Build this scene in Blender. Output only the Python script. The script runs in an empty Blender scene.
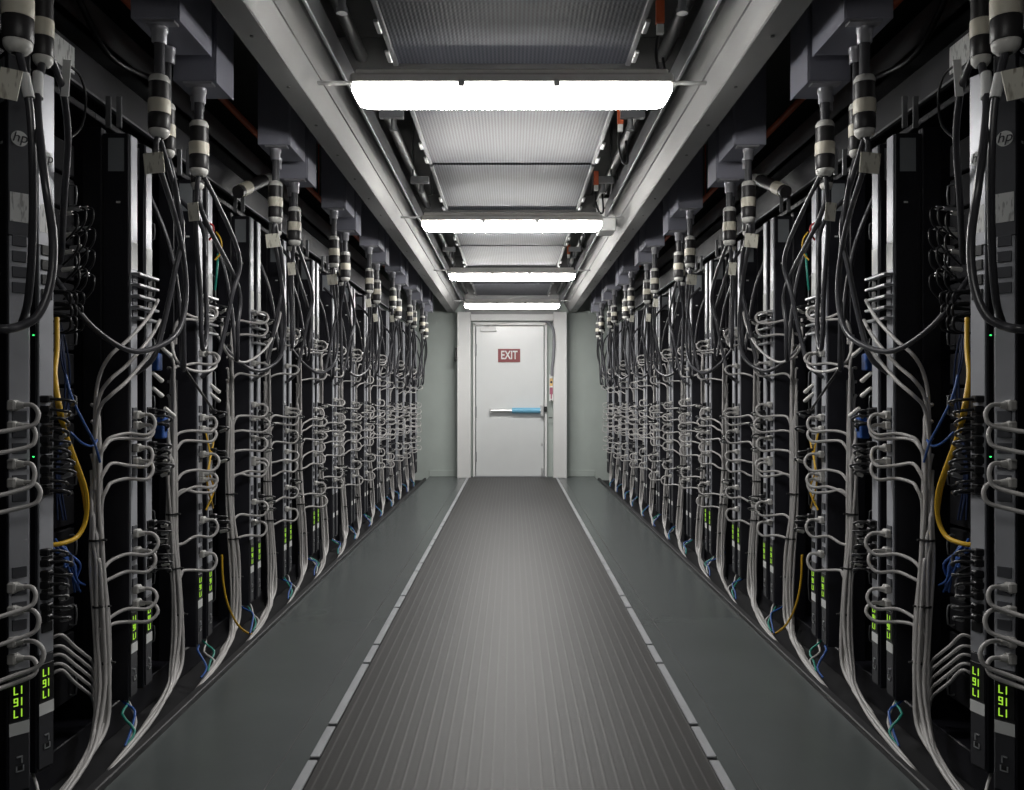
import bpy, math, random
from mathutils import Vector, Matrix
C = bpy.context.scene.collection
F = 833.0
HC = 1.055
PI = math.pi

# ------------------------------------------------------------------ materials
def mat(name, col, rough=0.5, metal=0.0, emit=None, estr=0.0, noise=0.0, nscale=8.0, bump=0.0, bscale=60.0, spec=0.5):
    m = bpy.data.materials.new(name); m.use_nodes = True
    nt = m.node_tree; b = nt.nodes['Principled BSDF']
    b.inputs['Base Color'].default_value = (*col, 1)
    b.inputs['Roughness'].default_value = rough
    b.inputs['Metallic'].default_value = metal
    b.inputs['Specular IOR Level'].default_value = spec
    if emit:
        b.inputs['Emission Color'].default_value = (*emit, 1)
        b.inputs['Emission Strength'].default_value = estr
    tc = nt.nodes.new('ShaderNodeTexCoord')
    if noise > 0:
        n = nt.nodes.new('ShaderNodeTexNoise'); n.inputs['Scale'].default_value = nscale
        n.inputs['Detail'].default_value = 4
        nt.links.new(tc.outputs['Object'], n.inputs['Vector'])
        r = nt.nodes.new('ShaderNodeValToRGB')
        r.color_ramp.elements[0].position = 0.3; r.color_ramp.elements[1].position = 0.7
        r.color_ramp.elements[0].color = (*[c*(1-noise) for c in col], 1)
        r.color_ramp.elements[1].color = (*[min(1, c*(1+noise)) for c in col], 1)
        nt.links.new(n.outputs['Fac'], r.inputs['Fac'])
        nt.links.new(r.outputs['Color'], b.inputs['Base Color'])
    if bump > 0:
        n = nt.nodes.new('ShaderNodeTexNoise'); n.inputs['Scale'].default_value = bscale
        nt.links.new(tc.outputs['Object'], n.inputs['Vector'])
        bp = nt.nodes.new('ShaderNodeBump'); bp.inputs['Strength'].default_value = bump
        bp.inputs['Distance'].default_value = 0.002
        nt.links.new(n.outputs['Fac'], bp.inputs['Height'])
        nt.links.new(bp.outputs['Normal'], b.inputs['Normal'])
    return m

M = {}
M['rack'] = mat('rack_black', (0.009, 0.009, 0.013), 0.42, 0.0, noise=0.25, nscale=5)
M['rackside'] = mat('strip_side_black', (0.013, 0.013, 0.019), 0.5, noise=0.15, nscale=6)
M['inner'] = mat('rack_interior', (0.006, 0.006, 0.008), 0.7, noise=0.2)
M['chassis'] = mat('server_chassis', (0.03, 0.03, 0.034), 0.45, 0.3, noise=0.2)
M['strip'] = mat('outlet_strip_grey', (0.50, 0.51, 0.55), 0.35, 0.2, noise=0.06, nscale=14)
M['stripdark'] = mat('control_section', (0.05, 0.05, 0.057), 0.4, noise=0.1)
M['striphp'] = mat('strip_charcoal', (0.085, 0.088, 0.1), 0.42, noise=0.08)
M['socket'] = mat('socket_black', (0.015, 0.015, 0.016), 0.5)
M['white'] = mat('label_white', (0.80, 0.81, 0.80), 0.6)
M['cream'] = mat('band_cream', (0.84, 0.79, 0.66), 0.45, noise=0.05)
M['capw'] = mat('gland_white', (0.82, 0.81, 0.77), 0.4, noise=0.05)
M['sleeve'] = mat('sleeve_dark', (0.035, 0.033, 0.035), 0.4, noise=0.1)
M['cord'] = mat('grey_cord', (0.50, 0.485, 0.475), 0.42, noise=0.08, nscale=12)
M['plugg'] = mat('grey_plug', (0.55, 0.54, 0.52), 0.42, noise=0.06, nscale=20)
M['bcord'] = mat('black_cord', (0.02, 0.02, 0.022), 0.3, noise=0.2)
M['whip'] = mat('heavy_cable', (0.055, 0.055, 0.062), 0.28, noise=0.15)
M['yellow'] = mat('yellow_cord', (0.72, 0.43, 0.03), 0.4, noise=0.06)
M['blue'] = mat('blue_cord', (0.03, 0.10, 0.36), 0.4, noise=0.08)
M['bluedk'] = mat('dark_blue_cord', (0.015, 0.03, 0.09), 0.5)
M['green'] = mat('green_cord', (0.02, 0.26, 0.20), 0.4)
M['red'] = mat('red_cord', (0.5, 0.03, 0.03), 0.4)
M['silver'] = mat('metal_tip', (0.7, 0.7, 0.72), 0.3, 0.8)
M['tie'] = mat('cable_tie_black', (0.03, 0.03, 0.03), 0.5)
M['box'] = mat('box_bluegrey', (0.33, 0.335, 0.40), 0.5, noise=0.05, nscale=6)
M['fitting'] = mat('conduit_fitting', (0.50, 0.50, 0.54), 0.4, 0.5)
M['tube'] = mat('conduit_dark', (0.10, 0.10, 0.11), 0.35)
M['beam'] = mat('beam_grey', (0.25, 0.25, 0.247), 0.5, noise=0.06, nscale=3, bump=0.05)
M['beamdk'] = mat('beam_flange', (0.36, 0.36, 0.36), 0.55, noise=0.06, nscale=3)
M['wallend'] = mat('end_wall_green_grey', (0.47, 0.52, 0.49), 0.55, noise=0.04, nscale=4)
M['wallside'] = mat('side_wall', (0.10, 0.105, 0.11), 0.6, noise=0.08, nscale=3)
M['paint'] = mat('white_paint', (0.78, 0.78, 0.77), 0.35, noise=0.02, nscale=4)
M['doorp'] = mat('door_paint', (0.72, 0.735, 0.735), 0.25, noise=0.02, nscale=4)
M['roof'] = mat('roof_dark', (0.06, 0.062, 0.06), 0.7, noise=0.1)
M['dkmetal'] = mat('dark_metal', (0.09, 0.09, 0.09), 0.45, 0.4, noise=0.1)
M['midmetal'] = mat('mid_metal', (0.26, 0.265, 0.275), 0.4, 0.5, noise=0.08)
M['brightmetal'] = mat('bright_metal', (0.68, 0.68, 0.68), 0.3, 0.7)
M['orange'] = mat('orange_paint', (0.62, 0.12, 0.04), 0.5, noise=0.08)
M['plate'] = mat('floor_plate', (0.088, 0.099, 0.099), 0.27, 0.0, noise=0.07, nscale=2.5, bump=0.08, bscale=40)
M['kerb'] = mat('kerb_black', (0.02, 0.02, 0.022), 0.5)
M['edge'] = mat('edge_metal', (0.42, 0.43, 0.45), 0.4, 0.3, noise=0.08)
M['lens'] = mat('lamp_lens', (0.9, 0.9, 0.88), 0.4, emit=(1.0, 0.985, 0.955), estr=44.0)
M['lamphouse'] = mat('lamp_housing', (0.80, 0.78, 0.74), 0.5, noise=0.04)
M['led'] = mat('display_green', (0.1, 0.2, 0.02), 0.4, emit=(0.50, 1.0, 0.06), estr=0.7)
M['ledg'] = mat('status_led_green', (0.0, 0.2, 0.05), 0.4, emit=(0.05, 1.0, 0.2), estr=1.5)
M['exitred'] = mat('exit_red', (0.24, 0.035, 0.04), 0.5)
M['tape'] = mat('blue_tape', (0.17, 0.47, 0.68), 0.45, noise=0.05)
M['sideLabel'] = mat('grey_label', (0.30, 0.32, 0.34), 0.6, noise=0.05)
M['signy'] = mat('yellow_sticker', (0.75, 0.50, 0.2), 0.5)
M['signp'] = mat('plum_sticker', (0.38, 0.10, 0.16), 0.5)
M['conduit'] = mat('flex_conduit', (0.23, 0.23, 0.25), 0.4)
M['ink'] = mat('dark_ink', (0.03, 0.03, 0.04), 0.6)

def mat_mat():
    m = bpy.data.materials.new('ribbed_rubber_mat'); m.use_nodes = True
    nt = m.node_tree; b = nt.nodes['Principled BSDF']
    tc = nt.nodes.new('ShaderNodeTexCoord'); sep = nt.nodes.new('ShaderNodeSeparateXYZ')
    nt.links.new(tc.outputs['Object'], sep.inputs[0])
    def math_(op, a, v=None, lnk=None):
        n = nt.nodes.new('ShaderNodeMath'); n.operation = op
        nt.links.new(a, n.inputs[0])
        if v is not None: n.inputs[1].default_value = v
        if lnk is not None: nt.links.new(lnk, n.inputs[1])
        return n.outputs[0]
    s1 = math_('SINE', math_('MULTIPLY', sep.outputs['X'], 2*PI/0.0345))
    s1 = math_('POWER', math_('MAXIMUM', s1, 0.0), 4.0)
    s2 = math_('SINE', math_('MULTIPLY', sep.outputs['Y'], 2*PI/0.012))
    ramp = nt.nodes.new('ShaderNodeValToRGB')
    ramp.color_ramp.elements[0].color = (0.028, 0.027, 0.0265, 1)
    ramp.color_ramp.elements[1].color = (0.060, 0.058, 0.057, 1)  # paler rib lines: the light they reflect is put into the colour
    nt.links.new(s1, ramp.inputs['Fac'])
    nt.links.new(ramp.outputs['Color'], b.inputs['Base Color'])
    h = nt.nodes.new('ShaderNodeMath'); h.operation = 'MULTIPLY_ADD'
    nt.links.new(s2, h.inputs[0]); h.inputs[1].default_value = 0.03
    nt.links.new(s1, h.inputs[2])
    bp = nt.nodes.new('ShaderNodeBump'); bp.inputs['Strength'].default_value = 0.25; bp.inputs['Distance'].default_value = 0.001
    nt.links.new(h.outputs[0], bp.inputs['Height']); nt.links.new(bp.outputs['Normal'], b.inputs['Normal'])
    b.inputs['Roughness'].default_value = 0.48
    b.inputs['Specular IOR Level'].default_value = 0.36
    return m
M['mat'] = mat_mat()

def mat_grille():
    m = bpy.data.materials.new('perforated_steel'); m.use_nodes = True
    nt = m.node_tree; b = nt.nodes['Principled BSDF']
    tc = nt.nodes.new('ShaderNodeTexCoord'); sep = nt.nodes.new('ShaderNodeSeparateXYZ')
    nt.links.new(tc.outputs['Object'], sep.inputs[0])
    def mm(op, a, v=None, l=None):
        n = nt.nodes.new('ShaderNodeMath'); n.operation = op
        nt.links.new(a, n.inputs[0])
        if v is not None: n.inputs[1].default_value = v
        if l is not None: nt.links.new(l, n.inputs[1])
        return n.outputs[0]
    sx = mm('SINE', mm('MULTIPLY', sep.outputs['X'], 2*PI/0.0155))
    sy = mm('SINE', mm('MULTIPLY', sep.outputs['Y'], 2*PI/0.026))
    p = mm('MULTIPLY', sx, l=sy)
    f = mm('ADD', mm('MULTIPLY', mm('ADD', sx, 1.0), 0.30), l=mm('MULTIPLY', mm('ADD', p, 1.0), 0.20))
    ramp = nt.nodes.new('ShaderNodeValToRGB')
    ramp.color_ramp.elements[0].position = 0.25; ramp.color_ramp.elements[1].position = 0.75
    ramp.color_ramp.elements[0].color = (0.040, 0.042, 0.054, 1)
    ramp.color_ramp.elements[1].color = (0.105, 0.110, 0.135, 1)
    nt.links.new(f, ramp.inputs['Fac']); nt.links.new(ramp.outputs['Color'], b.inputs['Base Color'])
    bp = nt.nodes.new('ShaderNodeBump'); bp.inputs['Strength'].default_value = 0.5; bp.inputs['Distance'].default_value = 0.002
    nt.links.new(f, bp.inputs['Height']); nt.links.new(bp.outputs['Normal'], b.inputs['Normal'])
    b.inputs['Roughness'].default_value = 0.45; b.inputs['Metallic'].default_value = 0.2
    return m
M['grille'] = mat_grille()

def mat_print(name, base, ink, sc=90.0):
    m = bpy.data.materials.new(name); m.use_nodes = True
    nt = m.node_tree; b = nt.nodes['Principled BSDF']
    tc = nt.nodes.new('ShaderNodeTexCoord'); n = nt.nodes.new('ShaderNodeTexNoise')
    mp = nt.nodes.new('ShaderNodeMapping'); mp.inputs['Scale'].default_value = (1, 1, 0.25)
    nt.links.new(tc.outputs['Object'], mp.inputs['Vector']); nt.links.new(mp.outputs['Vector'], n.inputs['Vector'])
    n.inputs['Scale'].default_value = sc
    r = nt.nodes.new('ShaderNodeValToRGB'); r.color_ramp.elements[0].position = 0.36; r.color_ramp.elements[1].position = 0.46
    r.color_ramp.elements[0].color = (*ink, 1); r.color_ramp.elements[1].color = (*base, 1)
    nt.links.new(n.outputs['Fac'], r.inputs['Fac']); nt.links.new(r.outputs['Color'], b.inputs['Base Color'])
    b.inputs['Roughness'].default_value = 0.6
    return m
M['tag'] = mat_print('printed_tag', (0.78, 0.76, 0.66), (0.38, 0.35, 0.28))
M['sticker'] = mat_print('printed_sticker', (0.80, 0.81, 0.80), (0.42, 0.42, 0.42), 120)

# ------------------------------------------------------------------ mesh builder
class MB:
    def __init__(s): s.v = []; s.f = []; s.sm = []
    def add(s, vs, fs, smooth=False):
        o = len(s.v); s.v += [tuple(v) for v in vs]
        s.f += [tuple(i+o for i in f) for f in fs]; s.sm += [smooth]*len(fs)
        return s
    def box(s, x0, x1, y0, y1, z0, z1, bev=0.0, mtx=None):
        if x0 > x1: x0, x1 = x1, x0
        if y0 > y1: y0, y1 = y1, y0
        if z0 > z1: z0, z1 = z1, z0
        b = min(bev, (x1-x0)/2.5, (y1-y0)/2.5, (z1-z0)/2.5)
        if b <= 0:
            vs = [(x, y, z) for x in (x0, x1) for y in (y0, y1) for z in (z0, z1)]
            fs = [(0,1,3,2), (4,6,7,5), (0,4,5,1), (2,3,7,6), (0,2,6,4), (1,5,7,3)]
        else:
            vs = []; fs = []
            xs = (x0, x1); ys = (y0, y1); zs = (z0, z1)
            idx = {}
            for i in (0, 1):
                for j in (0, 1):
                    for k in (0, 1):
                        sx = b if i == 0 else -b; sy = b if j == 0 else -b; sz = b if k == 0 else -b
                        idx[i,j,k] = len(vs)
                        vs += [(xs[i], ys[j]+sy, zs[k]+sz), (xs[i]+sx, ys[j], zs[k]+sz), (xs[i]+sx, ys[j]+sy, zs[k])]
            I = lambda i,j,k,a: idx[i,j,k]+a
            for i in (0, 1): fs.append((I(i,0,0,0), I(i,1,0,0), I(i,1,1,0), I(i,0,1,0)))
            for j in (0, 1): fs.append((I(0,j,0,1), I(1,j,0,1), I(1,j,1,1), I(0,j,1,1)))
            for k in (0, 1): fs.append((I(0,0,k,2), I(1,0,k,2), I(1,1,k,2), I(0,1,k,2)))
            for i in (0, 1):
                for j in (0, 1): fs.append((I(i,j,0,0), I(i,j,1,0), I(i,j,1,1), I(i,j,0,1)))
            for i in (0, 1):
                for k in (0, 1): fs.append((I(i,0,k,0), I(i,1,k,0), I(i,1,k,2), I(i,0,k,2)))
            for j in (0, 1):
                for k in (0, 1): fs.append((I(0,j,k,1), I(1,j,k,1), I(1,j,k,2), I(0,j,k,2)))
            for i in (0, 1):
                for j in (0, 1):
                    for k in (0, 1): fs.append((I(i,j,k,0), I(i,j,k,1), I(i,j,k,2)))
            c = Vector(((x0+x1)/2, (y0+y1)/2, (z0+z1)/2)); out = []
            for f in fs:
                p = [Vector(vs[q]) for q in f]; n = (p[1]-p[0]).cross(p[2]-p[0]); m_ = sum(p, Vector())/len(p)
                out.append(f if n.dot(m_-c) > 0 else tuple(reversed(f)))
            fs = out
        if mtx is not None: vs = [mtx @ Vector(v) for v in vs]
        return s.add(vs, fs)
    def cyl(s, p0, p1, r0, r1=None, n=14, caps=True):
        r1 = r0 if r1 is None else r1
        p0 = Vector(p0); p1 = Vector(p1); d = (p1-p0).normalized()
        a = d.orthogonal().normalized(); b = d.cross(a)
        vs = []
        for p, r in ((p0, r0), (p1, r1)):
            for i in range(n):
                t = 2*PI*i/n; vs.append(p + a*math.cos(t)*r + b*math.sin(t)*r)
        s.add(vs, [(i, (i+1) % n, n+(i+1) % n, n+i) for i in range(n)], True)
        if caps: s.add(vs, [tuple(range(n-1, -1, -1)), tuple(range(n, 2*n))])
        return s
    def lathe(s, base, prof, n=16):
        base = Vector(base); vs = []; fs = []
        for r, z in prof:
            for i in range(n):
                t = 2*PI*i/n; vs.append(base + Vector((r*math.cos(t), r*math.sin(t), z)))
        for k in range(len(prof)-1):
            for i in range(n):
                fs.append((k*n+i, k*n+(i+1) % n, (k+1)*n+(i+1) % n, (k+1)*n+i))
        s.add(vs, fs, True)
        return s
    def tube(s, pts, r, n=6, sub=5):
        P = [Vector(p) for p in pts]
        if len(P) > 2 and sub > 1:
            Q = []
            for i in range(len(P)-1):
                a = P[max(i-1, 0)]; b = P[i]; c = P[i+1]; d = P[min(i+2, len(P)-1)]
                for k in range(sub):
                    t = k/sub; t2 = t*t; t3 = t2*t
                    Q.append(0.5*((2*b)+(c-a)*t+(2*a-5*b+4*c-d)*t2+(3*b-a-3*c+d)*t3))
            Q.append(P[-1]); P = Q
        T = [(P[min(i+1, len(P)-1)]-P[max(i-1, 0)]) for i in range(len(P))]
        T = [t.normalized() if t.length > 1e-9 else Vector((0, 0, 1)) for t in T]
        a = T[0].orthogonal().normalized(); vs = []; fs = []
        for p, t in zip(P, T):
            a = (a - t*a.dot(t)); a = a.normalized() if a.length > 1e-6 else t.orthogonal().normalized()
            b = t.cross(a)
            for i in range(n):
                w = 2*PI*i/n; vs.append(p + a*math.cos(w)*r + b*math.sin(w)*r)
        L = len(P)
        for k in range(L-1):
            for i in range(n): fs.append((k*n+i, k*n+(i+1) % n, (k+1)*n+(i+1) % n, (k+1)*n+i))
        s.add(vs, fs, True)
        s.add([vs[i] for i in range(n)], [tuple(range(n-1, -1, -1))])
        s.add([vs[(L-1)*n+i] for i in range(n)], [tuple(range(n))])
        return s
    def rot(s, mtx):
        s.v = [tuple(mtx @ Vector(v)) for v in s.v]; return s

SIDE = 1.0      # mirror factor in use: -1 left run, +1 right run. Shapes are written for the left (x<0)
def build(name, mb, m, parent=None, mirror=False):
    vs = mb.v; fs = mb.f
    if mirror:
        vs = [(-v[0], v[1], v[2]) for v in vs]; fs = [tuple(reversed(f)) for f in fs]
    off = Vector((0, 0, 0))
    if parent is None:      # origin at bottom centre
        xs = [v[0] for v in vs]; ys = [v[1] for v in vs]; zs = [v[2] for v in vs]
        off = Vector(((min(xs)+max(xs))/2, (min(ys)+max(ys))/2, min(zs)))
    else:
        off = Vector(parent['_o']) if '_o' in parent else Vector(parent.location)
    if parent is None or True:
        vs = [(v[0]-off.x, v[1]-off.y, v[2]-off.z) for v in vs]
    me = bpy.data.meshes.new(name); me.from_pydata(vs, [], fs)
    me.polygons.foreach_set('use_smooth', mb.sm)
    me.materials.append(m); me.update()
    o = bpy.data.objects.new(name, me); C.objects.link(o)
    if parent is None: o.location = off
    else: o.parent = parent
    WORLD[o.name] = off
    if parent is not None: o['_o'] = list(off)
    return o
WORLD = {}
def tag(o, label=None, cat=None, group=None, kind=None):
    if label: o['label'] = label
    if cat: o['category'] = cat
    if group: o['group'] = group
    if kind: o['kind'] = kind
    return o
def empty(name, loc, label, cat, group=None, mirror=False):
    o = bpy.data.objects.new(name, None); C.objects.link(o)
    o.empty_display_size = 0.05
    o.location = (-loc[0] if mirror else loc[0], loc[1], loc[2])
    return tag(o, label, cat, group)
def struct(name, mb, m, parent=None):
    o = build(name, mb, m, parent)
    if parent is None: o['kind'] = 'structure'
    return o

# ------------------------------------------------------------------ setting
YE = 11.0
struct('floor', MB().box(-1.095, 1.095, -0.6, YE+0.45, -0.04, 0.0), M['plate'])
# plate seams: thin dark joint strips set into the floor
tn = 0
def trim(mb, m, par=None):
    global tn
    if par is None:
        tn += 1; return struct('trim_%d' % tn, mb, m)
for s in (-1, 1):
    trim(MB().box(s*0.664, s*0.667, -0.6, YE, -0.002, 0.0008), M['dkmetal'])
    trim(MB().box(s*1.095, s*1.125, -0.6, YE-0.35, -0.06, 0.022, 0.003), M['kerb'])
    trim(MB().box(s*0.560, s*0.588, -0.6, YE-0.1, 0.0, 0.0035), M['kerb'])
struct('wall_left', MB().box(-2.0, -1.95, -0.6, YE+0.5, -0.1, 2.75), M['wallside'])
struct('wall_right', MB().box(1.95, 2.0, -0.6, YE+0.5, -0.1, 2.75), M['wallside'])
struct('wall_rear', MB().box(-2.0, 2.0, -0.65, -0.6, -0.1, 2.75), M['wallside'])
struct('ceiling', MB().box(-2.0, 2.0, -0.6, YE+0.5, 2.75, 2.8), M['roof'])
for s in (-1, 1):   # sunken bay floor below the racks
    trim(MB().box(s*1.125, s*1.95, -0.6, YE+0.4, -0.10, -0.05), M['inner'])
# end wall with the door opening
YW = YE+0.06
w = MB()
w.box(-1.95, -0.50, YW, YW+0.10, -0.05, 2.75); w.box(0.43, 1.95, YW, YW+0.10, -0.05, 2.75); w.box(-0.50, 0.43, YW, YW+0.10, 2.0, 2.75)
struct('wall_end', w, M['wallend'])
for k, s in ((0, -1), (1, 1)):
    struct('baseboard_%s' % ('left', 'right')[k], MB().box(s*0.713, s*1.10, YW-0.012, YW, 0.0, 0.085, 0.003), M['wallend'])
    # column in front of the end wall
    cm = MB(); a, b = (0.540, 0.712)
    cm.box(s*a, s*b, YE-0.16, YE-0.04, 0.0, 2.163, 0.006)
    cm.box(s*(b-0.02), s*b, YE-0.175, YE-0.16, 0.0, 2.16, 0.002)
    trim(cm, M['paint'])
    # corner fillet panel beside the column
    trim(MB().box(s*(b+0.0), s*(b+0.03), YE-0.04, YW, 0.0, 2.1), M['wallend'])
    # overhead beam: flat lower flange, lit sloping face with a step, return on top
    prof = [(0.842, 1.110), (0.755, 1.110), (0.754, 1.118), (0.714, 1.180), (0.708, 1.180), (0.675, 1.250), (0.675, 1.280), (0.842, 1.280)]
    bm_ = MB(); n = len(prof); vs = []
    for y in (-0.6, YE-0.05):
        for x, z in prof: vs.append((s*x, y, HC+z))
    fs = [(i, (i+1) % n, n+(i+1) % n, n+i) for i in range(n)] + [tuple(range(n)), tuple(range(2*n-1, n-1, -1))]
    if s > 0: fs = [tuple(reversed(f)) for f in fs]
    bm_.add(vs, fs); trim(bm_, M['beam'])
    # screws along the flange
    sc = MB()
    for j in range(24):
        y = 1.3+j*0.42; sc.cyl((s*0.80, y, HC+1.110), (s*0.80, y, HC+1.1065), 0.006, n=8)
    trim(sc, M['dkmetal'])
    # cable rail above the beam and conduit runs
    trim(MB().box(s*0.625, s*0.637, -0.6, YE-0.1, HC+1.20, HC+1.29, 0.002), M['midmetal'])
    trim(MB().box(s*0.70, s*0.715, -0.6, YE-0.1, HC+1.285, HC+1.60, 0.002), M['dkmetal'])
# header over the door, end bulkhead
struct('trim_90', MB().box(-0.54, 0.54, YE-0.10, YW, 2.055, 2.14, 0.004), M['paint'])
struct('trim_91', MB().box(-0.62, 0.62, YE-0.02, YW, 2.14, 2.75), M['beamdk'])

# door
d = empty('door_1', (-0.035, YE, 0), 'white steel exit door closed at the end of the aisle', 'door')
d['kind'] = 'structure'
build('door_leaf', MB().box(-0.475, 0.420, YE+0.00, YE+0.045, 0.012, 1.99, 0.004), M['doorp'], d)
fr = MB()
fr.box(-0.515, -0.485, YE-0.02, YW, 0, 2.03, 0.003); fr.box(0.430, 0.462, YE-0.02, YW, 0, 2.03, 0.003); fr.box(-0.515, 0.462, YE-0.02, YW, 2.0, 2.04, 0.003)
build('door_frame', fr, M['paint'], d)
hd = build('push_bar', MB().cyl((-0.275, YE-0.055, 0.875), (0.39, YE-0.055, 0.875), 0.022, n=12).box(-0.29, -0.255, YE-0.06, YE, 0.84, 0.91, 0.004), M['brightmetal'], d)
build('blue_tape', MB().cyl((0.0, YE-0.056, 0.878), (0.37, YE-0.056, 0.878), 0.036, n=14), M['tape'], hd)
build('latch_case', MB().box(0.37, 0.415, YE-0.075, YE, 0.80, 0.95, 0.006), M['brightmetal'], d)
build('strike', MB().box(0.425, 0.462, YE-0.055, YE-0.02, 0.86, 0.93, 0.004), M['socket'], d)
build('door_closer', MB().box(-0.42, -0.20, YE-0.06, YE, 1.915, 1.975, 0.006).tube([(-0.30, YE-0.05, 1.975), (-0.22, YE-0.05, 2.02), (-0.05, YE-0.04, 2.03)], 0.008), M['paint'], d)
build('door_bolt', MB().box(0.385, 0.41, YE-0.03, YE, 0.03, 0.12, 0.003).box(0.385, 0.405, YE-0.025, YE, 0.42, 0.45, 0.002), M['brightmetal'], d)
build('hinge', MB().cyl((-0.478, YE-0.01, 0.78), (-0.478, YE-0.01, 0.93), 0.012, n=8).cyl((-0.478, YE-0.01, 0.20), (-0.478, YE-0.01, 0.33), 0.012, n=8).cyl((-0.478, YE-0.01, 1.6), (-0.478, YE-0.01, 1.75), 0.012, n=8), M['midmetal'], d)
build('threshold', MB().box(-0.50, 0.45, YE-0.06, YE+0.05, 0.0, 0.012, 0.003), M['midmetal'], d)

def text_mesh(body, size, m, parent, mtx, name='lettering', shear=0.0, extr=0.002, bold=0.0):
    cu = bpy.data.curves.new('t', 'FONT'); cu.body = body; cu.size = size; cu.extrude = extr
    cu.align_x = 'CENTER'; cu.align_y = 'CENTER'; cu.shear = shear; cu.offset = bold
    o = bpy.data.objects.new('t', cu); C.objects.link(o)
    bpy.context.view_layer.update()
    me = bpy.data.meshes.new_from_object(o)
    bpy.data.objects.remove(o)
    me.transform(mtx)
    off = Vector(parent['_o']) if '_o' in parent else Vector(parent.location)
    me.transform(Matrix.Translation(-off))
    me.materials.clear(); me.materials.append(m); me.name = name
    r = bpy.data.objects.new(name, me); C.objects.link(r); r.parent = parent
    return r

ex = empty('exit_sign', (-0.04, YE-0.012, 1.50), 'red exit sign with pale letters on the white door', 'sign')
build('sign_plate', MB().box(-0.185, 0.108, YE-0.016, YE-0.001, 1.515, 1.69, 0.003), M['exitred'], ex)
text_mesh('EXIT', 0.155, M['white'], ex, Matrix.Translation((-0.038, YE-0.018, 1.603)) @ Matrix.Rotation(PI/2, 4, 'X') @ Matrix.Scale(0.70, 4, (1,0,0)), bold=0.003)

# items on the jamb right of the door
t = build('flex_conduit', MB().tube([(0.36, YE-0.06, 2.065), (0.47, YE-0.06, 2.04), (0.535, YE-0.17, 1.93), (0.545, YE-0.18, 1.75), (0.535, YE-0.18, 1.55), (0.522, YE-0.17, 1.42), (0.52, YE-0.165, 1.33)], 0.020, 10), M['conduit'])
tag(t, 'grey flexible conduit bending down the column right of the exit door', 'conduit')
t = empty('key_switch', (0.515, YE-0.05, 1.1), 'small switch box with yellow and plum stickers under the grey conduit', 'switch')
build('housing', MB().box(0.490, 0.538, YE-0.09, YE-0.02, 1.00, 1.35, 0.004), M['paint'], t)
build('yellow_sticker', MB().box(0.494, 0.534, YE-0.093, YE-0.090, 1.20, 1.30), M['signy'], t)
build('mark', MB().cyl((0.514, YE-0.093, 1.25), (0.514, YE-0.096, 1.25), 0.016, n=10), M['ink'], t)
build('plum_sticker', MB().box(0.494, 0.534, YE-0.093, YE-0.090, 1.09, 1.18).box(0.506, 0.522, YE-0.093, YE-0.090, 1.03, 1.09), M['signp'], t)
build('keyhole', MB().cyl((0.514, YE-0.09, 0.99+0.02), (0.514, YE-0.10, 0.99+0.02), 0.010, n=10), M['socket'], t)
t = build('card_plate', MB().box(0.485, 0.533, YE-0.05, YE-0.02, 0.775, 0.79, 0.002), M['dkmetal'])
tag(t, 'small dark plate on the jamb just below the push bar height', 'plate')
t = build('camera_bracket', MB().box(-0.745, -0.72, YE-0.12, YE-0.02, 1.55, 1.70, 0.004).cyl((-0.735, YE-0.12, 1.56), (-0.735, YE-0.16, 1.53), 0.018), M['dkmetal'])
tag(t, 'small dark bracket left of the left white column at the end', 'bracket')

# mat and edge strips
t = build('rubber_mat', MB().box(-0.558, 0.568, -0.5, YE-0.12, 0.0, 0.006, 0.002), M['mat'])
tag(t, 'dark grey ribbed runner mat down the middle of the aisle', 'mat')
nth = ['first', 'second', 'third', 'fourth', 'fifth', 'sixth', 'seventh', 'eighth', 'ninth', 'tenth', 'eleventh', 'twelfth', 'thirteenth', 'fourteenth', 'fifteenth', 'sixteenth', 'seventeenth', 'eighteenth', 'nineteenth', 'twentieth']
for s in (-1, 1):
    y = 1.0+0.0; ys = []
    base = 2.41-0.865*2; k = 0
    while base < YE-0.4:
        ys.append((base+0.012, base+0.245-0.012, 'short')); ys.append((base+0.245+0.012, base+0.865-0.012, 'long'))
        base += 0.865
    vis = [q for q in ys if q[1] > 2.25]
    cnt = {'short': 0, 'long': 0}
    for (a, b, kd) in vis:
        b = min(b, YE-0.2)
        x0, x1 = (-0.588, -0.560) if s < 0 else (0.568, 0.596)
        o = build('edge_strip', MB().box(x0, x1, a, b, 0.0035, 0.0105, 0.002), M['edge'])
        tag(o, '%s %s metal strip from the camera along the mat\'s %s edge' % (nth[cnt[kd]], kd, 'left' if s < 0 else 'right'), 'edge strip', 'metal strips along the mat edges')
        cnt[kd] += 1

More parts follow.
